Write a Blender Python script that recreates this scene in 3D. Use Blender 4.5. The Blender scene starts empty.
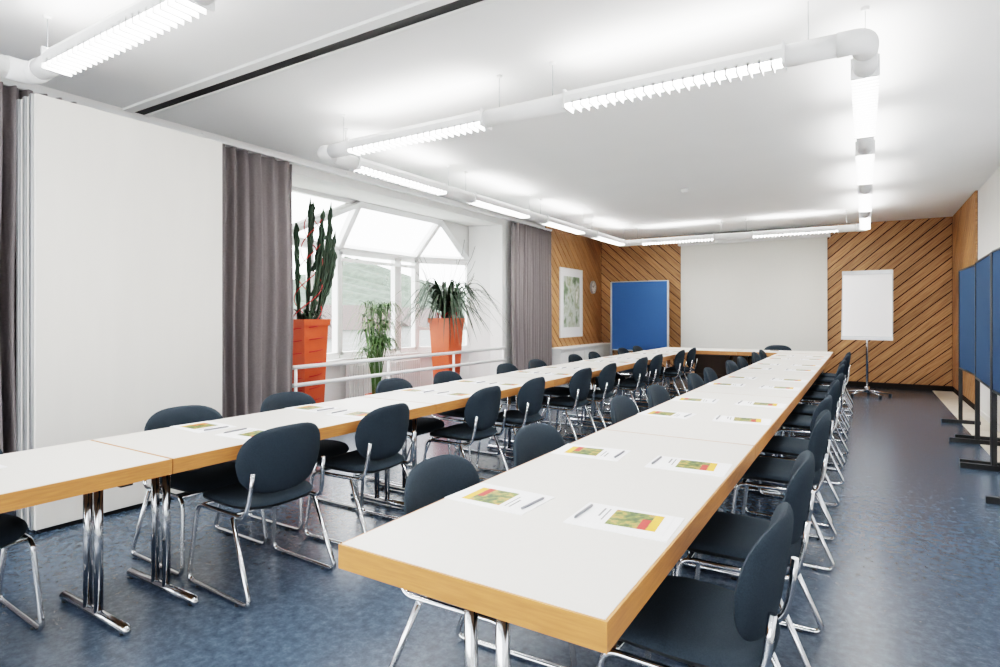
import bpy, bmesh, math, random
from mathutils import Vector, Matrix
random.seed(7)
S=bpy.context.scene
COL=S.collection
try:
    S.view_settings.view_transform='Filmic'
    for lk in ('High Contrast','Filmic - High Contrast'):
        try: S.view_settings.look=lk; break
        except Exception as e: print(e)
    print('LOOK',S.view_settings.view_transform,S.view_settings.look)
except Exception as e: print(e)

# ------------------------------------------------------------------ materials
def newmat(name):
    m=bpy.data.materials.new(name); m.use_nodes=True
    nt=m.node_tree; b=nt.nodes.get('Principled BSDF')
    return m,nt,b
def lin(c):
    return tuple(((v/255)/12.92 if v/255<=0.04045 else ((v/255+0.055)/1.055)**2.4) for v in c)+(1,)
def mat(name,rgb,rough=0.5,metal=0.0,var=0.0,scale=20,bump=0.0,bscale=200,spec=None,stretch=None):
    m,nt,b=newmat(name)
    b.inputs['Base Color'].default_value=lin(rgb)
    b.inputs['Roughness'].default_value=rough
    b.inputs['Metallic'].default_value=metal
    if spec is not None: b.inputs['Specular IOR Level'].default_value=spec
    tc=nt.nodes.new('ShaderNodeTexCoord')
    mp=nt.nodes.new('ShaderNodeMapping')
    nt.links.new(tc.outputs['Object'],mp.inputs['Vector'])
    if stretch: mp.inputs['Scale'].default_value=stretch
    if var>0:
        n=nt.nodes.new('ShaderNodeTexNoise'); n.inputs['Scale'].default_value=scale; n.inputs['Detail'].default_value=5
        r=nt.nodes.new('ShaderNodeValToRGB')
        r.color_ramp.elements[0].position=0.3; r.color_ramp.elements[1].position=0.7
        c=lin(rgb)
        r.color_ramp.elements[0].color=tuple(max(0,x*(1-var)) for x in c[:3])+(1,)
        r.color_ramp.elements[1].color=tuple(min(1,x*(1+var)) for x in c[:3])+(1,)
        nt.links.new(mp.outputs['Vector'],n.inputs['Vector'])
        nt.links.new(n.outputs['Fac'],r.inputs['Fac'])
        nt.links.new(r.outputs['Color'],b.inputs['Base Color'])
    if bump>0:
        n2=nt.nodes.new('ShaderNodeTexNoise'); n2.inputs['Scale'].default_value=bscale
        bp=nt.nodes.new('ShaderNodeBump'); bp.inputs['Strength'].default_value=bump; bp.inputs['Distance'].default_value=0.002
        nt.links.new(mp.outputs['Vector'],n2.inputs['Vector'])
        nt.links.new(n2.outputs['Fac'],bp.inputs['Height'])
        nt.links.new(bp.outputs['Normal'],b.inputs['Normal'])
    return m
def emis(name,rgb,st):
    m,nt,b=newmat(name)
    b.inputs['Base Color'].default_value=(0.9,0.9,0.9,1)
    b.inputs['Emission Color'].default_value=rgb+(1,)
    b.inputs['Emission Strength'].default_value=st
    return m

M_wall=mat('wall_paint',(242,241,239),0.9,var=0.015,scale=3)
M_ceil=mat('ceiling_paint',(246,246,246),0.95,var=0.01,scale=2)
M_white=mat('white_lacquer',(240,240,239),0.4)
M_tube=mat('fixture_white',(242,242,242),0.35)
M_panel=mat('partition_laminate',(230,227,221),0.55,var=0.025,scale=2,stretch=(3,3,0.5))
M_top=mat('white_laminate',(218,215,209),0.40,var=0.01,scale=30,spec=0.4)
M_beech=mat('beech_edge',(180,122,70),0.45,var=0.14,scale=9,stretch=(1.2,1.2,14))
M_chrome=mat('chrome',(205,207,210),0.14,metal=1.0,var=0.02)
M_fab=mat('blue_grey_upholstery',(44,53,61),0.92,var=0.18,scale=240,bump=0.5,bscale=450,spec=0.2)
M_shell=mat('black_plastic',(26,29,32),0.5,var=0.05)
M_curt=mat('grey_curtain_fabric',(134,127,128),0.95,var=0.06,scale=60,bump=0.3,bscale=600,spec=0.1)
M_orange=mat('orange_planter_glaze',(200,84,50),0.4,var=0.1,scale=5)
M_leaf=mat('strap_leaf',(40,54,36),0.5,var=0.35,scale=8)
M_leafg=mat('grass_leaf',(70,98,50),0.5,var=0.3,scale=8)
M_cact=mat('euphorbia_green',(36,56,38),0.6,var=0.3,scale=12)
M_twig=mat('dry_twig',(56,40,36),0.8,var=0.2)
M_redstr=mat('red_cord',(180,34,36),0.6,var=0.1)
M_soil=mat('potting_soil',(60,45,36),1.0,var=0.3,scale=40)
M_blue=mat('blue_felt',(54,84,130),0.95,var=0.06,scale=150,bump=0.3,bscale=500,spec=0.1)
M_bluedk=mat('slate_blue_felt',(48,70,98),0.95,var=0.06,scale=150,spec=0.1)
M_alu=mat('brushed_aluminium',(185,187,190),0.35,metal=0.8,var=0.04)
M_black=mat('black_metal',(25,26,28),0.45,var=0.05)
M_dark=mat('dark_gap',(34,23,16),0.9,var=0.1)
M_screen=mat('projection_screen_cloth',(236,235,229),0.9,var=0.01)
M_paper=mat('paper_white',(248,248,250),0.8,var=0.005)
M_grey=mat('grey_print',(120,122,125),0.8,var=0.05)
M_pen=mat('pen_plastic',(120,122,128),0.3,var=0.05)
M_yel=mat('yellow_print',(226,164,56),0.6,var=0.08,scale=60)
M_red=mat('red_print',(186,46,42),0.6,var=0.05)
M_tile=mat('beige_floor_tile',(200,192,178),0.5,var=0.06,scale=8)
M_rail=mat('track_dark',(30,30,32),0.6,var=0.05)
M_hill=mat('wooded_hill',(66,76,66),1.0,var=0.35,scale=0.35)
M_snow=mat('pale_field',(120,128,116),1.0,var=0.1,scale=0.05)
M_house=mat('pale_house_wall',(140,140,140),0.9,var=0.04)
M_roof=mat('slate_roof',(72,64,62),0.9,var=0.1)
M_clockface=mat('clock_face',(240,240,238),0.4,var=0.01)
M_glow=emis('lamp_diffuser',(1.0,0.98,0.945),86)
M_glowup=emis('lamp_uplight',(1.0,0.98,0.945),30)

def wood_mat():
    m,nt,b=newmat('pine_plank')
    N=nt.nodes; L=nt.links
    at=N.new('ShaderNodeAttribute'); at.attribute_name='tone'
    uvn=N.new('ShaderNodeUVMap')
    mp=N.new('ShaderNodeMapping'); mp.inputs['Scale'].default_value=(1.2,26,1)
    L.new(uvn.outputs['UV'],mp.inputs['Vector'])
    n=N.new('ShaderNodeTexNoise'); n.inputs['Scale'].default_value=2.2; n.inputs['Detail'].default_value=5; n.inputs['Distortion'].default_value=0.6
    L.new(mp.outputs['Vector'],n.inputs['Vector'])
    r=N.new('ShaderNodeValToRGB')
    r.color_ramp.elements[0].position=0.3; r.color_ramp.elements[0].color=lin((150,106,72))
    r.color_ramp.elements[1].position=0.72; r.color_ramp.elements[1].color=lin((202,156,110))
    L.new(n.outputs['Fac'],r.inputs['Fac'])
    mx=N.new('ShaderNodeMix'); mx.data_type='RGBA'; mx.blend_type='MULTIPLY'; mx.inputs[0].default_value=1
    L.new(r.outputs['Color'],mx.inputs[6]); L.new(at.outputs['Color'],mx.inputs[7])
    L.new(mx.outputs[2],b.inputs['Base Color'])
    b.inputs['Roughness'].default_value=0.5
    return m
M_wood=wood_mat()

def floor_mat():
    m,nt,b=newmat('blue_linoleum')
    N=nt.nodes; L=nt.links
    tc=N.new('ShaderNodeTexCoord')
    n=N.new('ShaderNodeTexNoise'); n.inputs['Scale'].default_value=22; n.inputs['Detail'].default_value=10; n.inputs['Roughness'].default_value=0.8
    L.new(tc.outputs['Object'],n.inputs['Vector'])
    r=N.new('ShaderNodeValToRGB')
    e=r.color_ramp.elements
    e[0].position=0.32; e[0].color=lin((42,53,66))
    e[1].position=0.70; e[1].color=lin((92,105,119))
    k=e.new(0.5); k.color=lin((63,77,93))
    L.new(n.outputs['Fac'],r.inputs['Fac'])
    L.new(r.outputs['Color'],b.inputs['Base Color'])
    b.inputs['Roughness'].default_value=0.27
    return m
M_floor=floor_mat()

def photo_mat(name,cols,scale):
    m,nt,b=newmat(name)
    N=nt.nodes; L=nt.links
    tc=N.new('ShaderNodeTexCoord')
    n=N.new('ShaderNodeTexNoise'); n.inputs['Scale'].default_value=scale; n.inputs['Detail'].default_value=4
    L.new(tc.outputs['Object'],n.inputs['Vector'])
    r=N.new('ShaderNodeValToRGB')
    e=r.color_ramp.elements
    e[0].position=0.3; e[0].color=lin(cols[0]); e[1].position=0.72; e[1].color=lin(cols[-1])
    for i,c in enumerate(cols[1:-1]):
        k=e.new(0.3+0.42*(i+1)/(len(cols)-1)); k.color=lin(c)
    L.new(n.outputs['Fac'],r.inputs['Fac']); L.new(r.outputs['Color'],b.inputs['Base Color'])
    b.inputs['Roughness'].default_value=0.5
    return m
M_broch=photo_mat('brochure_photo',[(36,54,24),(56,78,32),(104,116,56),(170,140,74),(160,66,40)],34)
M_art=photo_mat('landscape_print',[(70,80,66),(120,140,110),(205,210,205),(150,160,130),(232,232,228)],3.0)

def glass_mat(name,tr):
    m=bpy.data.materials.new(name); m.use_nodes=True
    nt=m.node_tree; nt.nodes.clear()
    o=nt.nodes.new('ShaderNodeOutputMaterial'); mx=nt.nodes.new('ShaderNodeMixShader')
    t=nt.nodes.new('ShaderNodeBsdfTransparent'); g=nt.nodes.new('ShaderNodeBsdfGlossy')
    t.inputs[0].default_value=(tr,tr,tr,1)
    g.inputs['Roughness'].default_value=0.02; mx.inputs[0].default_value=0.05
    nt.links.new(t.outputs[0],mx.inputs[1]); nt.links.new(g.outputs[0],mx.inputs[2]); nt.links.new(mx.outputs[0],o.inputs[0])
    return m
M_glass=glass_mat('window_glass',1.0)
M_glasst=glass_mat('added_window_tinted_glass',0.25)  # tint dims the daylight from the added right-hand windows

# ------------------------------------------------------------------ mesh builder
def fillet(pts,r,n=5):
    pts=[Vector(p) for p in pts]; out=[pts[0]]
    for i in range(1,len(pts)-1):
        a,b,c=pts[i-1],pts[i],pts[i+1]
        d1=(a-b); d2=(c-b); rr=min(r,d1.length*0.48,d2.length*0.48)
        p1=b+d1.normalized()*rr; p2=b+d2.normalized()*rr
        for k in range(n+1):
            t=k/n
            out.append(p1*(1-t)**2+b*2*t*(1-t)+p2*t*t)
    out.append(pts[-1]); return out

class B:
    def __init__(s): s.v=[];s.f=[];s.m=[];s.sm=[];s.mats=[]
    def mi(s,m):
        if m not in s.mats: s.mats.append(m)
        return s.mats.index(m)
    def face(s,idx,m,smooth=False):
        s.f.append(tuple(idx)); s.m.append(s.mi(m)); s.sm.append(smooth)
    def add(s,vs,fs,m,smooth=False):
        o=len(s.v); s.v+= [tuple(v) for v in vs]
        for f in fs: s.face([o+i for i in f],m,smooth)
    def box(s,lo,hi,m,rot=0,piv=None):
        x0,y0,z0=lo;x1,y1,z1=hi
        vs=[Vector(p) for p in ((x0,y0,z0),(x1,y0,z0),(x1,y1,z0),(x0,y1,z0),(x0,y0,z1),(x1,y0,z1),(x1,y1,z1),(x0,y1,z1))]
        if rot:
            pv=Vector(piv) if piv else Vector(((x0+x1)/2,(y0+y1)/2,0))
            R=Matrix.Rotation(rot,3,'Z'); vs=[R@(v-pv)+pv for v in vs]
        s.add(vs,[(0,3,2,1),(4,5,6,7),(0,1,5,4),(1,2,6,5),(2,3,7,6),(3,0,4,7)],m)
    def beam(s,p,q,w,h,m,up=(0,0,1)):
        p=Vector(p);q=Vector(q);d=(q-p).normalized();u=Vector(up)
        a=d.cross(u)
        if a.length<1e-3: a=d.cross(Vector((1,0,0)))
        a.normalize(); b=a.cross(d).normalized()
        vs=[]
        for c in (p,q):
            for (i,j) in ((-1,-1),(1,-1),(1,1),(-1,1)): vs.append(c+a*i*w/2+b*j*h/2)
        s.add(vs,[(3,2,1,0),(4,5,6,7),(0,1,5,4),(1,2,6,5),(2,3,7,6),(3,0,4,7)],m)
    def tube(s,pts,r,m,seg=10,cap=True):
        pts=[Vector(p) for p in pts]; n=len(pts)
        rs=r if isinstance(r,(list,tuple)) else [r]*n
        t0=(pts[1]-pts[0]).normalized()
        ref=Vector((0,0,1)) if abs(t0.z)<0.9 else Vector((1,0,0))
        a=t0.cross(ref).normalized()
        o=len(s.v)
        for i in range(n):
            if i==0:t=t0
            elif i==n-1:t=(pts[-1]-pts[-2]).normalized()
            else:
                t=(pts[i+1]-pts[i-1])
                t=t.normalized() if t.length>1e-9 else t0
            a=(a-t*a.dot(t)); a=a.normalized() if a.length>1e-6 else t.orthogonal().normalized()
            b=t.cross(a)
            for k in range(seg):
                an=2*math.pi*k/seg
                s.v.append(tuple(pts[i]+(a*math.cos(an)+b*math.sin(an))*rs[i]))
        for i in range(n-1):
            for k in range(seg):
                k2=(k+1)%seg
                s.face((o+i*seg+k,o+i*seg+k2,o+(i+1)*seg+k2,o+(i+1)*seg+k),m,True)
        if cap:
            s.face([o+k for k in range(seg)][::-1],m); s.face([o+(n-1)*seg+k for k in range(seg)],m)
    def lathe(s,prof,c,m,seg=24,smooth=True):
        o=len(s.v); c=Vector(c)
        for (r,z) in prof:
            for k in range(seg):
                an=2*math.pi*k/seg; s.v.append((c.x+r*math.cos(an),c.y+r*math.sin(an),c.z+z))
        for i in range(len(prof)-1):
            for k in range(seg):
                k2=(k+1)%seg
                s.face((o+i*seg+k,o+i*seg+k2,o+(i+1)*seg+k2,o+(i+1)*seg+k),m,smooth)
        s.face([o+k for k in range(seg)][::-1],m); s.face([o+(len(prof)-1)*seg+k for k in range(seg)],m)
    def pillow(s,fn,mt,mb,rings=7,seg=36):
        for side,m in ((1,mt),(-1,mb)):
            o=len(s.v); s.v.append(tuple(fn(0,0,side)))
            for i in range(1,rings+1):
                r=math.sin(i/rings*math.pi/2)
                for k in range(seg): s.v.append(tuple(fn(r,2*math.pi*k/seg,side)))
            for k in range(seg):
                k2=(k+1)%seg
                f=(o,o+1+k,o+1+k2); s.face(f if side==1 else f[::-1],m,True)
                for i in range(rings-1):
                    a=o+1+i*seg
                    f=(a+k,a+seg+k,a+seg+k2,a+k2); s.face(f if side==1 else f[::-1],m,True)
    def ribbon(s,pts,w,m,fold=0.25,side=None):
        pts=[Vector(p) for p in pts]; n=len(pts); o=len(s.v)
        for i,p in enumerate(pts):
            t=(pts[min(i+1,n-1)]-pts[max(i-1,0)]).normalized()
            a=t.cross(Vector((0,0,1)))
            if a.length<0.05: a=side or Vector((1,0,0))
            a.normalize(); nn=a.cross(t)
            f=i/(n-1); ww=w*(min(1,0.5+f*3) if f<0.3 else max(0.03,1-((f-0.3)/0.7)**1.8))/2
            s.v+= [tuple(p-a*ww+nn*ww*fold),tuple(p),tuple(p+a*ww+nn*ww*fold)]
        for i in range(n-1):
            for k in (0,1): s.face((o+i*3+k,o+i*3+k+1,o+i*3+3+k+1,o+i*3+3+k),m,True)
    def mesh(s,name):
        me=bpy.data.meshes.new(name); me.from_pydata(s.v,[],s.f)
        for m in s.mats: me.materials.append(m)
        me.polygons.foreach_set('material_index',s.m); me.polygons.foreach_set('use_smooth',s.sm)
        me.update(); return me
    def obj(s,name,loc=(0,0,0),rz=0,bevel=0):
        me=s.mesh(name); ob=bpy.data.objects.new(name,me); COL.objects.link(ob)
        ob.location=loc; ob.rotation_euler=(0,0,rz)
        if bevel:
            md=ob.modifiers.new('bevel','BEVEL'); md.width=bevel; md.segments=2; md.limit_method='ANGLE'
        return ob
def inst(me,name,loc,rz=0,bevel=0):
    ob=bpy.data.objects.new(name,me); COL.objects.link(ob); ob.location=loc; ob.rotation_euler=(0,0,rz)
    if bevel:
        md=ob.modifiers.new('bevel','BEVEL'); md.width=bevel; md.segments=2; md.limit_method='ANGLE'
    return ob

# ------------------------------------------------------------------ room constants
XL,XR,YF,YB,H=-5.40,1.36,13.30,-3.0,3.15
W=0.25
b=B(); b.box((XL-0.0,YB,-0.1),(XR,YF,0),M_floor); b.obj('floor')
b=B(); b.box((XL-1.4,4.0,-0.12),(XL,9.1,0),M_floor); b.obj('floor_bay')
b=B(); b.box((XL-W,YB-W,H),(XR+W,YF+W,H+0.15),M_ceil); b.obj('ceiling')
b=B(); b.box((XL-W,YF,-0.1),(XR+W,YF+W,H),M_wall); b.obj('wall_far')
b=B()   # rear wall; unseen window band added to let in even daylight
b.box((XL-W,YB-W,-0.1),(XR+W,YB,0.85),M_wall); b.box((XL-W,YB-W,2.9),(XR+W,YB,H),M_wall)
b.box((XL-W,YB-W,0.85),(-4.9,YB,2.9),M_wall); b.box((0.9,YB-W,0.85),(XR+W,YB,2.9),M_wall)
b.obj('wall_back')
WY0,WY1=-2.6,8.2
b=B()   # right wall; unseen window band added as daylight fill
b.box((XR,YB,-0.1),(XR+W,YF,0.9),M_wall); b.box((XR,YB,2.7),(XR+W,YF,H),M_wall)
b.box((XR,YB,0.9),(XR+W,WY0,2.7),M_wall); b.box((XR,WY1,0.9),(XR+W,YF,2.7),M_wall)
b.obj('wall_right')
# left wall with bay opening
OY0,OY1,OZ=4.20,8.78,2.96
b=B()
b.box((XL-W,YB,-0.1),(XL,-2.7,H),M_wall)
b.box((XL-W,-2.7,-0.1),(XL,-0.7,0.85),M_wall); b.box((XL-W,-2.7,2.9),(XL,-0.7,H),M_wall)  # opening behind the camera, added to admit more daylight
b.box((XL-W,-0.7,-0.1),(XL,OY0,H),M_wall)
b.box((XL-W,OY1,-0.1),(XL,YF,H),M_wall)
b.box((XL-W,OY0,OZ),(XL,OY1,H),M_wall)
b.obj('wall_left')
# bay shell
XO,XM=-6.0,-6.47
ys=(4.62,6.0,7.7,8.6)
ZS,ZT,ZV=0.80,2.94,2.30
b=B()
def wallpoly(p,q,z0,z1,t=0.1):
    b.beam((p[0],p[1],(z0+z1)/2),(q[0],q[1],(z0+z1)/2),t,z1-z0,M_wall)
wallpoly((XL-W,OY0-0.05),(XO,ys[0]),0,OZ,0.08)
wallpoly((XL-W,OY1+0.05),(XO,ys[3]+0.03),0,OZ,0.08)
wallpoly((XO,ys[0]),(XM,ys[1]),0,ZS-0.05,0.08)
wallpoly((XM,ys[1]-0.02),(XM,ys[2]+0.02),0,ZS-0.05,0.08)
wallpoly((XM,ys[2]),(XO,ys[3]),0,ZS-0.05,0.08)
b.box((XO-0.04,OY0,OZ),(XL-W,OY1+0.1,OZ+0.1),M_wall)
t0=[(XO-0.02,7.82,ZT+0.04),(XO-0.02,8.66,ZT+0.04),(XO-0.02,8.66,ZV)]
t1=[(x-0.08,y,z) for x,y,z in t0]
b.add(t0+t1,[(0,1,2),(5,4,3),(0,3,4,1),(1,4,5,2),(2,5,3,0)],M_wall)
b.obj('wall_bay')
# windows
def frame_poly(bb,pts,w=0.06,g=None):
    n=len(pts)
    nrm=(Vector(pts[1])-Vector(pts[0])).cross(Vector(pts[2])-Vector(pts[1])).normalized()
    for i in range(n): bb.beam(pts[i],pts[(i+1)%n],w,w,M_white,up=nrm)
    bb.add(pts,[tuple(range(n))],g or M_glass)
b=B()
frame_poly(b,[(XM,ys[1],ZS),(XM,(ys[1]+ys[2])/2+0.35,ZS),(XM,(ys[1]+ys[2])/2+0.35,ZV),(XM,ys[1],ZV)],0.085)
frame_poly(b,[(XM,(ys[1]+ys[2])/2+0.42,ZS),(XM,ys[2],ZS),(XM,ys[2],ZV),(XM,(ys[1]+ys[2])/2+0.42,ZV)],0.085)
b.beam((XM+0.06,ys[1],ZV-0.12),(XM+0.06,ys[2],ZV-0.12),0.03,0.05,M_white)
b.obj('window_1')
b=B()
frame_poly(b,[(XO,ys[0],ZS),(XM,ys[1]-0.04,ZS),(XM,ys[1]-0.04,ZV),(XO,ys[0],ZV)],0.085)
m0=Vector((XO,ys[0],0)).lerp(Vector((XM,ys[1]-0.04,0)),0.5)
b.beam((m0.x,m0.y,ZS),(m0.x,m0.y,ZV),0.07,0.07,M_white)
b.obj('window_2')
b=B()
frame_poly(b,[(XM,ys[2]+0.04,ZS),(XO,ys[3],ZS),(XO,ys[3],ZV),(XM,ys[2]+0.04,ZV)],0.085)
b.beam((XM,ys[2]+0.04,1.15),(XO,ys[3],1.15),0.05,0.06,M_white)
b.obj('window_3')
b=B()
frame_poly(b,[(XO,5.93,ZT),(XO,7.78,ZT),(XM,ys[2],ZV+0.05),(XM,ys[1],ZV+0.05)],0.095)
frame_poly(b,[(XO,5.93,ZT),(XM,ys[1],ZV+0.05),(XO,ys[0],ZV+0.05)],0.085)
frame_poly(b,[(XO,5.90,ZT),(XO,ys[0],ZV+0.05),(XO,ys[0],ZT)],0.07)
frame_poly(b,[(XO,7.78,ZT),(XO,ys[3],ZV+0.05),(XM,ys[2],ZV+0.05)],0.085)
b.obj('window_4')
b=B()
for i in range(4):
    x0=-4.9+i*1.45; frame_poly(b,[(x0,YB-0.1,0.85),(x0+1.45,YB-0.1,0.85),(x0+1.45,YB-0.1,2.9),(x0,YB-0.1,2.9)],0.08)
b.obj('added_window_5')  # added rear glazing, out of view, brightens the room
b=B()
for i in range(2):
    y0=-2.7+i*1.0; frame_poly(b,[(XL-0.1,y0,0.85),(XL-0.1,y0+1.0,0.85),(XL-0.1,y0+1.0,2.9),(XL-0.1,y0,2.9)],0.08)
b.obj('added_window_6')  # added out-of-view window, daylight fill from the left
b=B()
for i in range(8):
    y0=WY0+i*1.35; frame_poly(b,[(XR+0.1,y0,0.9),(XR+0.1,y0+1.35,0.9),(XR+0.1,y0+1.35,2.7),(XR+0.1,y0,2.7)],0.08,M_glasst)
b.obj('added_window_7')  # added out-of-view windows, fill the room with dimmed daylight
b=B() # sill
for p,q in (((XO,ys[0]),(XM,ys[1])),((XM,ys[1]),(XM,ys[2])),((XM,ys[2]),(XO,ys[3]))):
    b.beam((p[0]+0.05,p[1],ZS-0.06),(q[0]+0.05,q[1],ZS-0.06),0.2,0.03,M_white)
b.obj('trim_1')
# window rail
b=B()
for z in (0.80,0.60): b.tube([(XL-0.02,4.31,z),(XL-0.02,8.81,z)],0.024,M_white,10)
for y in (4.35,5.85,7.3,8.75): b.tube([(XL-0.02,y,0),(XL-0.02,y,0.80)],0.018,M_white,8)
o=b.obj('window_guard_rail'); o.location.x=0.06
# radiator in bay
b=B()
b.box((XM+0.10,6.05,0.12),(XM+0.17,7.65,0.66),M_white)
for i in range(31): b.box((XM+0.17,6.07+i*0.051,0.14),(XM+0.185,6.10+i*0.051,0.64),M_white)
b.box((XM+0.11,6.2,0.0),(XM+0.15,6.24,0.12),M_white); b.box((XM+0.11,7.45,0.0),(XM+0.15,7.49,0.12),M_white)
b.obj('radiator')

# ------------------------------------------------------------------ plank cladding
def planks(name,axis,const,a0,a1,z0,z1,sign,inward,pitch=0.150,gap=0.018,th=0.022):
    bm=bmesh.new()
    uvl=bm.loops.layers.uv.new('UVMap'); cl=bm.loops.layers.float_color.new('tone')
    d=Vector((math.cos(math.radians(42)),0,sign*math.sin(math.radians(42))))
    n=Vector((-d.z,0,d.x))
    c=Vector(((a0+a1)/2,0,(z0+z1)/2)); R=math.hypot(a1-a0,z1-z0)/2+0.2
    k=-int(R/pitch)-1
    while k*pitch<R:
        tmp=bmesh.new()
        w0=k*pitch+gap/2; w1=(k+1)*pitch-gap/2
        vs=[]
        for s1 in (-R,R):
            for w in (w0,w1):
                for y in (0.004,0.004+th):
                    p=c+d*s1+n*w; vs.append(tmp.verts.new((p.x,-y,p.z)))
        bmesh.ops.convex_hull(tmp,input=vs)
        for co,no in (((a0,0,0),(-1,0,0)),((a1,0,0),(1,0,0)),((0,0,z0),(0,0,-1)),((0,0,z1),(0,0,1))):
            g=tmp.verts[:]+tmp.edges[:]+tmp.faces[:]
            if not tmp.verts: break
            r=bmesh.ops.bisect_plane(tmp,geom=g,plane_co=co,plane_no=no,clear_outer=True)
            ed=[e for e in tmp.edges if e.is_boundary]
            if ed: bmesh.ops.contextual_create(tmp,geom=ed)
        if tmp.faces:
            tone=random.uniform(0.78,1.08); uo=random.uniform(0,20)
            mp={}
            for v in tmp.verts: mp[v]=bm.verts.new(v.co)
            for f in tmp.faces:
                try: nf=bm.faces.new([mp[v] for v in f.verts])
                except ValueError: continue
                for l in nf.loops:
                    q=l.vert.co-c; l[uvl].uv=(q.dot(d)+uo,q.dot(n)+uo); l[cl]=(tone,tone*0.98,tone*0.95,1)
        tmp.free(); k+=1
    if axis=='x':
        for v in bm.verts: v.co=Vector((v.co.x,const+v.co.y,v.co.z))
    else:
        for v in bm.verts: v.co=Vector((const-inward*v.co.y,v.co.x,v.co.z))
    bmesh.ops.recalc_face_normals(bm,faces=bm.faces)
    me=bpy.data.meshes.new(name); bm.to_mesh(me); bm.free(); me.materials.append(M_wood)
    ob=bpy.data.objects.new(name,me); COL.objects.link(ob)
    return ob
par=bpy.data.objects.new('wood_cladding',None); COL.objects.link(par)
b=B(); b.box((XL,YF-0.003,0),(XR,YF,H),M_dark); b.box((XL,10.4,0.7),(XL+0.003,YF,H),M_dark); b.box((XR-0.003,10.67,0),(XR,YF,H),M_dark)
o=b.obj('cladding_backing'); o.parent=par
for nm,args in (('planks_far_l',('x',YF,XL+0.03,-3.2,0.06,H,-1,0)),('planks_far_r',('x',YF,-0.9,XR-0.03,0.10,H,1,0)),
                ('planks_left',('y',XL,10.42,YF-0.03,0.7,H,-1,1)),('planks_right',('y',XR,10.68,YF-0.03,0.1,H,-1,-1))):
    o=planks(nm,*args); o.parent=par
b=B(); b.box((XL,YF-0.04,0),(XR,YF-0.001,0.09),M_dark); b.obj('baseboard_far')
b=B(); b.box((XR-0.015,YB,0),(XR,10.6,0.07),M_white); b.obj('baseboard_right')
b=B()
y=1.0
while y<YF-0.05:
    b.box((1.04,y,0.0),(XR-0.02,min(y+0.78,YF-0.05),0.006),M_tile); y+=0.80
b.obj('floor_tile_strip')

# ------------------------------------------------------------------ projection screen, far objects
b=B()
b.box((-3.47,YF-0.10,0.66),(-0.63,YF-0.095,2.93),M_screen)
b.box((-3.52,YF-0.16,2.91),(-0.58,YF-0.035,3.03),M_white)
b.box((-3.47,YF-0.11,0.63),(-0.63,YF-0.085,0.66),M_white)
b.obj('projection_screen')
def pinboard(name,loc,rz,w,z0,z1,felt,foot=0.26,frame=M_alu):
    b=B()
    b.box((-w/2,-0.012,z0),(w/2,0.012,z1),felt)
    for x in (-w/2,w/2): b.box((x-0.018,-0.02,0.05),(x+0.018,0.02,z1+0.01),frame)
    b.box((-w/2,-0.018,z0-0.02),(w/2,0.018,z0),frame); b.box((-w/2,-0.018,z1),(w/2,0.018,z1+0.02),frame)
    for x in (-w/2,w/2): b.box((x-0.02,-foot,0.0),(x+0.02,foot,0.05),M_black)
    return b.obj(name,loc,rz,bevel=0.004)
pinboard('pinboard',(-4.17,12.45,0),0.0,1.26,0.62,2.10,M_blue)
pinboard('pinboard',(1.04,8.85,0),math.pi/2+0.02,1.15,0.72,1.93,M_bluedk,frame=M_black,foot=0.2)
pinboard('pinboard',(1.00,7.45,0),math.pi/2-0.03,1.15,0.72,1.93,M_bluedk,frame=M_black,foot=0.24)
pinboard('pinboard',(0.98,6.15,0),math.pi/2+0.02,1.15,0.72,1.93,M_bluedk,frame=M_black,foot=0.24)

# flipchart
b=B()
for k in range(5):
    a=2*math.pi*k/5+0.3; b.tube([(0,0,0.09),(0.34*math.cos(a),0.34*math.sin(a),0.05)],[0.02,0.013],M_chrome,8)
    b.lathe([(0.02,0),(0.026,0.01),(0.026,0.04),(0.02,0.05)],(0.34*math.cos(a),0.34*math.sin(a),0.0),M_black,10)
b.tube([(0,0,0.07),(0,0,1.75)],0.02,M_chrome,12)
b.box((-0.05,-0.078,1.45),(0.05,0.03,1.52),M_black)
b.lathe([(0.04,0),(0.04,0.1)],(0,0,0.06),M_chrome,14)
R=0.14
def tl(x,y,z): return (x,-0.155+(z-1.0)*R+y,z)
def tbox(x0,x1,z0,z1,y0,y1,m):
    vs=[tl(x,y,z) for z in (z0,z1) for (x,y) in ((x0,y0),(x1,y0),(x1,y1),(x0,y1))]
    b.add(vs,[(0,3,2,1),(4,5,6,7),(0,1,5,4),(1,2,6,5),(2,3,7,6),(3,0,4,7)],m)
tbox(-0.37,0.37,0.98,2.14,-0.012,0.008,M_alu)
tbox(-0.355,0.355,1.02,2.08,-0.02,-0.013,M_paper)
tbox(-0.37,0.37,2.07,2.13,-0.03,-0.013,M_alu)
tbox(-0.37,0.37,0.96,1.0,-0.07,-0.0,M_alu)
b.obj('flipchart_easel',(0.03,11.85,0),-0.05)

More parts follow.
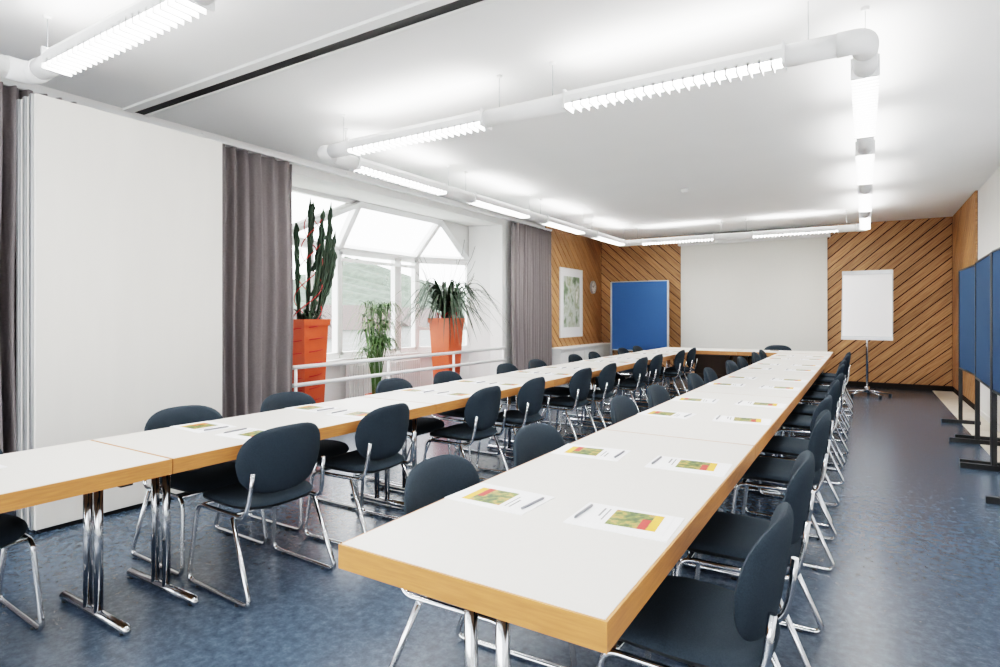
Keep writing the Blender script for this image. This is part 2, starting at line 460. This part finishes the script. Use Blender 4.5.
# artwork + clock + bench
b=B()
b.box((XL+0.03,11.0,0.92),(XL+0.05,12.1,2.36),M_paper)
b.box((XL+0.05,11.15,1.12),(XL+0.052,11.95,2.2),M_art)
for (y0,y1,z0,z1) in ((10.985,11.0,0.905,2.375),(12.1,12.115,0.905,2.375),(10.985,12.115,0.905,0.92),(10.985,12.115,2.36,2.375)):
    b.box((XL+0.028,y0,z0),(XL+0.056,y1,z1),M_white)
b.obj('framed_landscape_poster')
b=B(); c=Vector((XL+0.03,12.72,2.02))
def ring(bb,r0,x0,r1,x1,m,seg=28):
    o=len(bb.v)
    for (r,x) in ((r0,x0),(r1,x1)):
        for k in range(seg):
            a=2*math.pi*k/seg; bb.v.append((c.x+x,c.y+r*math.cos(a),c.z+r*math.sin(a)))
    for k in range(seg): bb.face((o+k,o+(k+1)%seg,o+seg+(k+1)%seg,o+seg+k),m,True)
    return o
ring(b,0.15,0,0.15,0.04,M_alu); ring(b,0.15,0.04,0.135,0.04,M_alu); o=ring(b,0.135,0.04,0.135,0.03,M_alu)
b.face([o+28+k for k in range(28)],M_clockface)
b.beam(c+Vector((0.033,0,0)),c+Vector((0.033,0.03,0.065)),0.012,0.004,M_black); b.beam(c+Vector((0.034,0,0)),c+Vector((0.034,-0.09,0.03)),0.008,0.004,M_black)
for k in range(12):
    a=math.pi*k/6; b.beam(c+Vector((0.032,0.1*math.cos(a),0.1*math.sin(a))),c+Vector((0.032,0.118*math.cos(a),0.118*math.sin(a))),0.008,0.003,M_black)
b.obj('wall_clock')
b=B(); b.box((XL+0.03,10.5,0.0),(XL+0.30,YF-0.05,0.68),M_white); b.box((XL+0.03,10.48,0.68),(XL+0.33,YF-0.05,0.72),M_white)
for i in range(5): b.box((XL+0.30,10.55+i*0.54,0.08),(XL+0.31,11.05+i*0.54,0.62),M_white)
b.obj('radiator_cover',bevel=0.004)

# ------------------------------------------------------------------ partition stack, tracks, curtains
b=B()
for i in range(3):
    x1=-4.41-i*0.095
    b.box((x1-0.085,1.60+0.0*i,0.03),(x1,2.86,2.77),M_panel)
    b.box((x1-0.06,1.585,0.03),(x1-0.025,1.60,2.77),M_alu)
    b.box((x1-0.07,1.63,0.0),(x1-0.015,2.83,0.03),M_black)
b.obj('folding_partition_panels',bevel=0.003)
b=B()
b.box((XL,2.58,H-0.02),(XR,2.66,H),M_white); b.box((XL,2.755,H-0.02),(XR,2.785,H),M_white); b.box((XL,2.66,H-0.008),(XR,2.755,H),M_rail)
b.obj('partition_ceiling_track')
def curtain(name,x,y0,y1,z0,z1,amp=0.05,per=0.115,seed=1):
    bb=B(); n=int((y1-y0)/0.008); nz=14
    ph=0; xs=[]
    for i in range(n+1):
        ph+=2*math.pi*0.008/per*(1+0.35*math.sin(i*0.021+seed)); xs.append((math.sin(ph)+0.25*math.sin(2.3*ph+seed))*amp)
    o=len(bb.v)
    for j in range(nz+1):
        f=j/nz; z=z0+(z1-z0)*f
        for i in range(n+1):
            k=0.75+0.3*(1-f)+0.06*math.sin(i*0.05+j*0.4)
            bb.v.append((x+xs[i]*k,y0+(y1-y0)*i/n+0.01*math.sin(j*0.5+i*0.03),z))
    for j in range(nz):
        for i in range(n):
            a=o+j*(n+1)+i; bb.face((a,a+1,a+n+2,a+n+1),M_curt,True)
    ob=bb.obj(name); md=ob.modifiers.new('sol','SOLIDIFY'); md.thickness=0.003
    return ob
curtain('curtain',XL+0.13,3.0,4.26,0.03,3.02,seed=2)
curtain('curtain',XL+0.13,8.87,10.36,0.03,3.02,seed=5)
curtain('curtain',XL+0.2,-0.4,2.15,0.03,3.02,seed=9)
b=B()
b.box((XL+0.10,-0.6,3.03),(XL+0.16,10.4,3.06),M_white)
for y in (0.5,3.2,5.0,6.5,8.0,10.0): b.box((XL,y,3.05),(XL+0.16,y+0.02,3.075),M_white)
b.obj('curtain_rail')

# ------------------------------------------------------------------ lighting system
ZL=2.85
def lamp_section(bb,p,q):
    p=Vector(p);q=Vector(q);d=(q-p).normalized();a=d.cross(Vector((0,0,1)))
    L=(q-p).length
    def off(pt,s,z): return pt+a*s+Vector((0,0,z))
    prof=[(-0.072,-0.035),(-0.072,0.02),(-0.05,0.055)]
    for sg in (1,-1):
        pts=[(sg*s,z) for s,z in prof]
        vs=[off(p,s,z) for s,z in pts]+[off(q,s,z) for s,z in pts]
        bb.add(vs,[(0,1,4,3),(1,2,5,4)],M_tube)
        vs=[off(p,s*0.93,z) for s,z in pts]+[off(q,s*0.93,z) for s,z in pts]
        bb.add(vs,[(3,4,1,0),(4,5,2,1)],M_tube)
    bb.add([off(p,-0.06,-0.008),off(q,-0.06,-0.008),off(q,0.06,-0.008),off(p,0.06,-0.008)],[(0,1,2,3)],M_glow)
    bb.add([off(p,-0.048,0.03),off(q,-0.048,0.03),off(q,0.048,0.03),off(p,0.048,0.03)],[(3,2,1,0)],M_glowup)
    n=int(L/0.06)
    for i in range(n+1):
        c=p+d*(L*i/n); bb.beam(off(c,-0.072,-0.040),off(c,0.072,-0.040),0.012,0.048,M_tube)
    for c in (p,q):
        bb.beam(off(c,-0.075,0.0),off(c,0.075,0.0),0.014,0.125,M_tube)
def rod(bb,p):
    bb.tube([(p[0],p[1],p[2]+0.05),(p[0],p[1],H)],0.003,M_alu,6)
    bb.lathe([(0.02,-0.02),(0.022,0)],(p[0],p[1],H),M_tube,10)
def run(bb,p,q,lits):
    p=Vector(p);q=Vector(q);d=(q-p).normalized();L=(q-p).length
    cur=0
    for (s,e) in lits:
        bb.tube([p+d*cur,p+d*s],0.062,M_tube,20)
        lamp_section(bb,p+d*s,p+d*e); cur=e
        rod(bb,p+d*(s-0.12)); rod(bb,p+d*(e+0.12))
    bb.tube([p+d*cur,p+d*L],0.062,M_tube,20)
def elbow(bb,c,dx,dy,r=0.13):
    pts=fillet([(c[0]+dx*r,c[1],c[2]),c,(c[0],c[1]+dy*r,c[2])],r,8); bb.tube(pts,0.066,M_tube,20)
b=B()
x0,x1,y0,y1=-4.2,0.0,3.70,11.6
r=0.13
lA=[(0.27,1.65),(2.33,3.68)]
run(b,(x0+r,y0,ZL),(x1-r,y0,ZL),lA); run(b,(x0+r,y1,ZL),(x1-r,y1,ZL),lA)
lB=[(0.28+i*1.98,0.28+i*1.98+1.38) for i in range(4)]
run(b,(x1,y0+r,ZL),(x1,y1-r,ZL),lB); run(b,(x0,y0+r,ZL),(x0,y1-r,ZL),lB)
elbow(b,(x0,y0,ZL),1,1);elbow(b,(x1,y0,ZL),-1,1);elbow(b,(x0,y1,ZL),1,-1);elbow(b,(x1,y1,ZL),-1,-1)
b.obj('pendant_tube_light')
b=B()
y0,y1=-2.2,1.55
run(b,(x0-0.12+r,y1,ZL),(x1-r,y1,ZL),[(0.2,1.62),(2.4,3.8)])
run(b,(x0-0.12,y0,ZL),(x0-0.12,y1-r,ZL),[(0.3,1.7)]); run(b,(x1,y0,ZL),(x1,y1-r,ZL),[(0.3,1.7)])
elbow(b,(x0-0.12,y1,ZL),1,-1);elbow(b,(x1,y1,ZL),-1,-1)
b.obj('pendant_tube_light')
b=B(); b.lathe([(0.02,-0.05),(0.045,-0.045),(0.055,-0.02),(0.055,0)],(-2.15,8.4,H),M_white,20); b.obj('smoke_detector')

# ------------------------------------------------------------------ tables
TH=0.74
def table_mesh(L,Wd):
    b=B(); t=0.068
    b.box((-Wd/2,-L/2,TH-t),(Wd/2,L/2,TH-0.0015),M_beech)
    e=0.007
    b.box((-Wd/2+e,-L/2+e,TH-0.003),(Wd/2-e,L/2-e,TH),M_top)
    for y in (-L/2+0.15,L/2-0.15):
        for x in (-0.05,0.05): b.tube([(x,y,0.03),(x,y,TH-t)],0.019,M_chrome,14)
        pts=[(-0.31,y,0.012),(-0.29,y,0.026),(0.29,y,0.026),(0.31,y,0.012)]
        b.tube(pts,[0.012,0.021,0.021,0.012],M_chrome,12)
        b.box((-0.3,y-0.025,TH-t-0.03),(0.3,y+0.025,TH-t),M_black)
        for x in (-0.27,0.27): b.lathe([(0.016,0),(0.016,0.012)],(x,y,0),M_black,10)
    for x in (-0.18,0.18): b.box((x-0.012,-L/2+0.15,TH-t-0.03),(x+0.012,L/2-0.15,TH-t),M_black)
    return b.mesh('conference_table')
LR=1.952; tmR=table_mesh(LR-0.004,0.795)
RXC=-0.855
for i in range(5): inst(tmR,'conference_table',(RXC,1.16+LR*(i+0.5),0))
LLn=1.894; tmL=table_mesh(LLn-0.004,0.76); LXC=-3.0
for i in range(-1,5): inst(tmL,'conference_table',(LXC,1.46+LLn*(i+0.5),0))
tmH=table_mesh(1.456,0.76)
for x in (-2.65,-1.19): inst(tmH,'conference_table',(x,11.34,0),math.pi/2)

# ------------------------------------------------------------------ chairs
def chair_mesh():
    b=B()
    def sgn(x): return 1 if x>=0 else -1
    def back(r,th,side):
        n=2.9
        cy=abs(math.cos(th))**(2/n)*sgn(math.cos(th)); cz=abs(math.sin(th))**(2/n)*sgn(math.sin(th))
        u=r*cy; v=r*cz
        y=0.247*u*(1-0.12*max(0,-v)-0.03*max(0,v)); z=0.658+0.170*v
        x=-0.205-0.155*(z-0.5)+0.055*(y/0.238)**2
        t=0.024*(1-r**5)**0.5 if r<1 else 0
        return Vector((x+side*t,y,z))
    b.pillow(back,M_fab,M_fab)
    def seat(r,th,side):
        n=3.6
        cx=abs(math.cos(th))**(2/n)*sgn(math.cos(th)); cy=abs(math.sin(th))**(2/n)*sgn(math.sin(th))
        u=r*cx; v=r*cy
        x=0.005+0.235*u; y=0.24*v*(1-0.08*max(0,-u))
        z=0.448-0.035*max(0,u)**3+0.012*max(0,v*v)*0.8+0.008*u
        t=0.032*(1-r**6)**0.5 if r<1 else 0
        return Vector((x,y,z+side*t))
    b.pillow(seat,M_fab,M_shell)
    for s in (1,-1):
        p=fillet([(-0.252,s*0.205,0.625),(-0.238,s*0.212,0.50),(-0.21,s*0.222,0.405),(0.20,s*0.226,0.405),(0.245,s*0.25,0.013),(-0.30,s*0.25,0.013),(-0.13,s*0.236,0.40)],0.05,6)
        b.tube(p,0.0115,M_chrome,10)
        for x in (-0.2,0.15): b.lathe([(0.015,0),(0.015,0.008)],(x,s*0.25,0.0),M_shell,8)
    for x in (-0.12,0.17): b.tube([(x,-0.228,0.403),(x,0.228,0.403)],0.010,M_chrome,8)
    return b.mesh('conference_chair')
cm=chair_mesh()
def chair(x,y,rz): inst(cm,'conference_chair',(x,y,0),rz+random.uniform(-0.05,0.05))
RY=[1.80,2.58,3.82,4.58,5.70,6.42,7.6,8.35,9.5,10.2]
for y in RY:
    chair(-1.17+random.uniform(-.015,.015),y,0)
    chair(-0.45+random.uniform(-.015,.015),y+0.04,math.pi)
LY=[1.98,2.74,3.84,4.62,5.72,6.44,7.6,8.3,9.5,10.25]
for y in LY:
    chair(-2.72+random.uniform(-.015,.015),y,math.pi)
    chair(-3.27+random.uniform(-.015,.015),y+0.02,0)
chair(-3.27,0.88,0)
chair(-1.36,11.66,-math.pi/2)

# ------------------------------------------------------------------ brochures
def broch_mesh():
    b=B()
    def q(x0,x1,y0,y1,z,m): b.add([(x0,y0,z),(x1,y0,z),(x1,y1,z),(x0,y1,z)],[(0,1,2,3)],m)
    b.box((-0.168,-0.115,0.0),(0.148,0.105,0.003),M_paper)       # pad
    b.tube([(0.125,-0.075,0.008),(0.128,0.055,0.008),(0.128,0.066,0.007)],[0.0045,0.0045,0.0015],M_pen,8)
    R=Matrix.Rotation(0.05,3,'Z'); o=len(b.v)
    b.box((-0.145,-0.10,0.003),(0.10,0.072,0.0045),M_paper)      # leaflet
    q(-0.090,0.035,-0.085,0.060,0.0049,M_broch)
    q(-0.118,-0.090,-0.085,0.060,0.0049,M_yel)
    q(-0.088,-0.062,-0.03,0.060,0.0053,M_red)
    q(0.052,0.057,-0.08,0.03,0.0049,M_grey); q(0.068,0.075,-0.08,0.0,0.0049,M_grey)
    b.v=b.v[:o]+[tuple(R@Vector(v)) for v in b.v[o:]]
    return b.mesh('brochure')
bm_=broch_mesh()
for y in RY:
    for x,rz in ((-1.075,0),(-0.645,math.pi)): inst(bm_,'brochure',(x,y-0.03+random.uniform(-.02,.02),TH+0.0005),rz+random.uniform(-0.08,0.08))
for y in LY:
    for x,rz in ((-3.2,0),(-2.80,math.pi)): inst(bm_,'brochure',(x,y+random.uniform(-.02,.02),TH+0.0005),rz+random.uniform(-0.08,0.08))
inst(bm_,'brochure',(-3.2,0.9,TH+0.0005),0.05)
inst(bm_,'brochure',(-1.36,11.5,TH+0.0005),-math.pi/2)

# ------------------------------------------------------------------ planters and plants
def planter(b,h=1.33,wt=0.46,wb=0.28):
    o=len(b.v)
    def sq(w,z): return [(-w/2,-w/2,z),(w/2,-w/2,z),(w/2,w/2,z),(-w/2,w/2,z)]
    L=[sq(wb,0),sq(wt-0.03,h-0.07),sq(wt+0.0,h-0.07),sq(wt+0.01,h),sq(wt-0.03,h),sq(wt-0.05,h-0.05)]
    for l in L: b.v+=l
    for i in range(len(L)-1):
        for k in range(4): b.face((o+i*4+k,o+i*4+(k+1)%4,o+i*4+4+(k+1)%4,o+i*4+4+k),M_orange)
    b.face((o+3,o+2,o+1,o),M_orange); n=o+(len(L)-1)*4; b.face((n,n+1,n+2,n+3),M_soil)
rnd=random.Random(3)
b=B(); planter(b,wt=0.38,wb=0.26)
def column(x,y,z0,hh,lx,ly,r0):
    seg=10; n=16; o=len(b.v)
    for i in range(n+1):
        f=i/n; z=z0+hh*f
        R=r0*(0.8+0.2*math.sin(f*30))*(1 if f<0.9 else (1-f)*8+0.2)
        for s in range(seg):
            q=2*math.pi*s/seg; rad=R*(1.4 if s%2 else 0.55)
            b.v.append((x+lx*f**0.6+rad*math.cos(q),y+ly*f**0.6+rad*math.sin(q),z))
    for i in range(n):
        for s in range(seg): b.face((o+i*seg+s,o+i*seg+(s+1)%seg,o+(i+1)*seg+(s+1)%seg,o+(i+1)*seg+s),M_cact,False)
    b.face([o+n*seg+s for s in range(seg)],M_cact)
cols=[(0,0,1.27,1.50,.02,.04),(0.05,0.06,1.27,1.48,.06,.22),(-.05,-.05,1.27,1.2,-.02,-.05),(0.02,.09,1.27,1.15,.02,.32),(0.08,-.06,1.27,.9,.09,.12),(-.08,.08,1.27,.8,-.02,.24),
      (.03,.06,1.9,.75,.08,.10),(.06,.2,1.75,.75,.03,.10),(-.02,-.1,1.8,.65,.02,-.04),(.06,.22,1.6,.55,.04,.14),(.0,.05,2.1,.65,-.06,.10),
      (.04,.12,1.5,.7,.12,.16),(.0,.14,1.7,.85,.03,.20),(.07,.02,1.6,.8,.14,.06),(.03,.25,1.9,.6,.02,.06)]
for c_ in cols: column(*c_,0.024)
for k in range(30):
    an=rnd.uniform(0,6.28); L=rnd.uniform(0.2,0.45)
    b.ribbon([(0.06*math.cos(an)+L*t*math.cos(an)*(.5 if math.cos(an)>0 else .3),0.06*math.sin(an)+L*t*math.sin(an)*(1 if math.sin(an)>0 else .4),1.28+L*(1.3*t-1.1*t*t)) for t in [i/8 for i in range(9)]],0.035,M_leaf)
for j in range(3):
    pts=[]; ph=j*2.1
    for i in range(70):
        f=i/69; pts.append((0.17*math.cos(f*9+ph)*(1-0.4*f),0.17*math.sin(f*9+ph)*(1-0.4*f)+0.12*f,1.32+f*1.25))
    b.tube(pts,0.006,M_redstr,5)
pts=[]
for i in range(160):
    f=i/159; w=0.17+0.05*f; pts.append((w*math.cos(f*44)*.9,w*math.sin(f*44),0.25+f*1.0))
b.tube(pts,0.006,M_redstr,5)
b.obj('potted_euphorbia',(-5.60,4.70,0))
b=B(); planter(b,1.33,0.42,0.26)
for k in range(3):
    b.tube([(0.05*math.cos(k*2.1),0.05*math.sin(k*2.1),1.26),(0.07*math.cos(k*2.1),0.07*math.sin(k*2.1),1.5)],[0.035,0.02],M_twig,8)
for k in range(130):
    an=rnd.uniform(0,6.28); reach=rnd.uniform(0.5,1.2); rise=rnd.uniform(0.10,0.62); drop=rnd.uniform(0.35,0.9)
    cx,cy=math.cos(an),math.sin(an)
    xs=0.42 if cx<0 else 0.9
    pts=[]
    for i in range(13):
        t=i/12; rr=reach*t; z=1.42+rise*math.sin(min(1,t*1.35)*math.pi*0.6)-drop*max(0,t-0.3)**1.7*1.5
        pts.append((0.04*cx+rr*cx*xs,0.04*cy+rr*cy*(1.0 if cy>0 else 1.05),z))
    b.ribbon(pts,0.034,M_leaf if k%3 else M_cact)
for k in range(24):
    an=rnd.uniform(0,6.28); L=rnd.uniform(0.4,0.78)
    b.tube([(0.2*math.cos(an)*t*1.3+0.03*math.sin(9*t),0.7*math.sin(an)*t,1.35+L*1.6*t) for t in [i/6 for i in range(7)]],[0.006*(1-0.1*i) for i in range(7)],M_twig,5)
for k in range(10):
    an=rnd.uniform(0,6.28)
    b.tube([(0.16*math.cos(an),0.16*math.sin(an),1.33),(0.16*math.cos(an+.3),0.16*math.sin(an+.3),1.42),(0.16*math.cos(an+.6),0.16*math.sin(an+.6),1.33)],0.008,M_redstr,5)
b.obj('potted_yucca',(-5.68,7.54,0))
b=B(); b.lathe([(0.11,0),(0.14,0.22),(0.155,0.24),(0.155,0.27),(0.13,0.27),(0.125,0.24)],(0,0,0.0),M_orange,24)
for k in range(40):
    an=rnd.uniform(0,6.28); sp=rnd.uniform(0.02,0.14); hh=rnd.uniform(0.55,1.35)
    st=[(0.05*math.cos(an)+sp*t*t*math.cos(an),0.06*math.sin(an)+sp*t*t*math.sin(an),0.24+hh*t) for t in [i/6 for i in range(7)]]
    b.tube(st,0.006,M_leafg,5)
    tip=Vector(st[-1])
    for j in range(11):
        a2=2*math.pi*j/11+rnd.uniform(-.2,.2); L=rnd.uniform(0.22,0.42); up=rnd.uniform(0.5,1.2)
        xs=0.5 if math.cos(a2)<0 else 0.8
        b.ribbon([tip+Vector((L*t*math.cos(a2)*xs,L*t*math.sin(a2)*.85,L*(up*t-(up+0.5)*t*t))) for t in [i/6 for i in range(7)]],0.015,M_leafg)
b.obj('potted_dracaena',(-5.84,6.12,0))

# ------------------------------------------------------------------ outdoors
def hh_(y): return 13+15*math.exp(-((y-225)/34)**2)+3*math.sin(y*0.03+1)+1.0*math.sin(y*0.21)+0.5*math.sin(y*0.7)
b=B(); n=260
o=len(b.v)
for i in range(n+1):
    y=-60+i*2
    h=hh_(y)+rnd.uniform(-0.5,0.7)
    b.v+= [(-110,y,-8),(-170,y,h*0.45),(-230,y,h),(-290,y,-8)]
for i in range(n):
    for k in range(3): b.face((o+i*4+k,o+i*4+4+k,o+i*4+5+k,o+i*4+1+k),M_hill,True)
b.obj('wooded_hillside')
b=B(); b.add([(-400,-200,-4),(-9,-200,-4),(-9,500,-4),(-400,500,-4)],[(0,1,2,3)],M_snow); b.obj('ground_outside')
b=B()
for (x,y,w,h) in ((-45,42,8,4),(-52,60,9,4),(-40,30,7,3.5)):
    b.box((x-w/2,y-w/2,-4),(x+w/2,y+w/2,h-4),M_house)
    z=h-4
    b.add([(x-w/2-.4,y-w/2-.4,z),(x+w/2+.4,y-w/2-.4,z),(x+w/2+.4,y+w/2+.4,z),(x-w/2-.4,y+w/2+.4,z),(x,y-w/2-.4,z+2.4),(x,y+w/2+.4,z+2.4)],[(0,1,4),(2,3,5),(1,2,5,4),(3,0,4,5),(0,3,2,1)],M_roof)
b.obj('village_houses')

# ------------------------------------------------------------------ world
w=bpy.data.worlds.new('sky'); S.world=w; w.use_nodes=True
bg=w.node_tree.nodes['Background']; bg.inputs[0].default_value=(0.97,0.985,1.0,1); bg.inputs[1].default_value=8.5

# ------------------------------------------------------------------ camera
cd=bpy.data.cameras.new('camera'); cam=bpy.data.objects.new('camera',cd); COL.objects.link(cam)
cam.location=(0,0,1.38); cam.rotation_euler=(math.pi/2,0,math.radians(31.8))
cd.sensor_width=36; cd.lens=21.2; cd.shift_y=-0.0185; cd.clip_start=0.05; cd.clip_end=1000
S.camera=cam
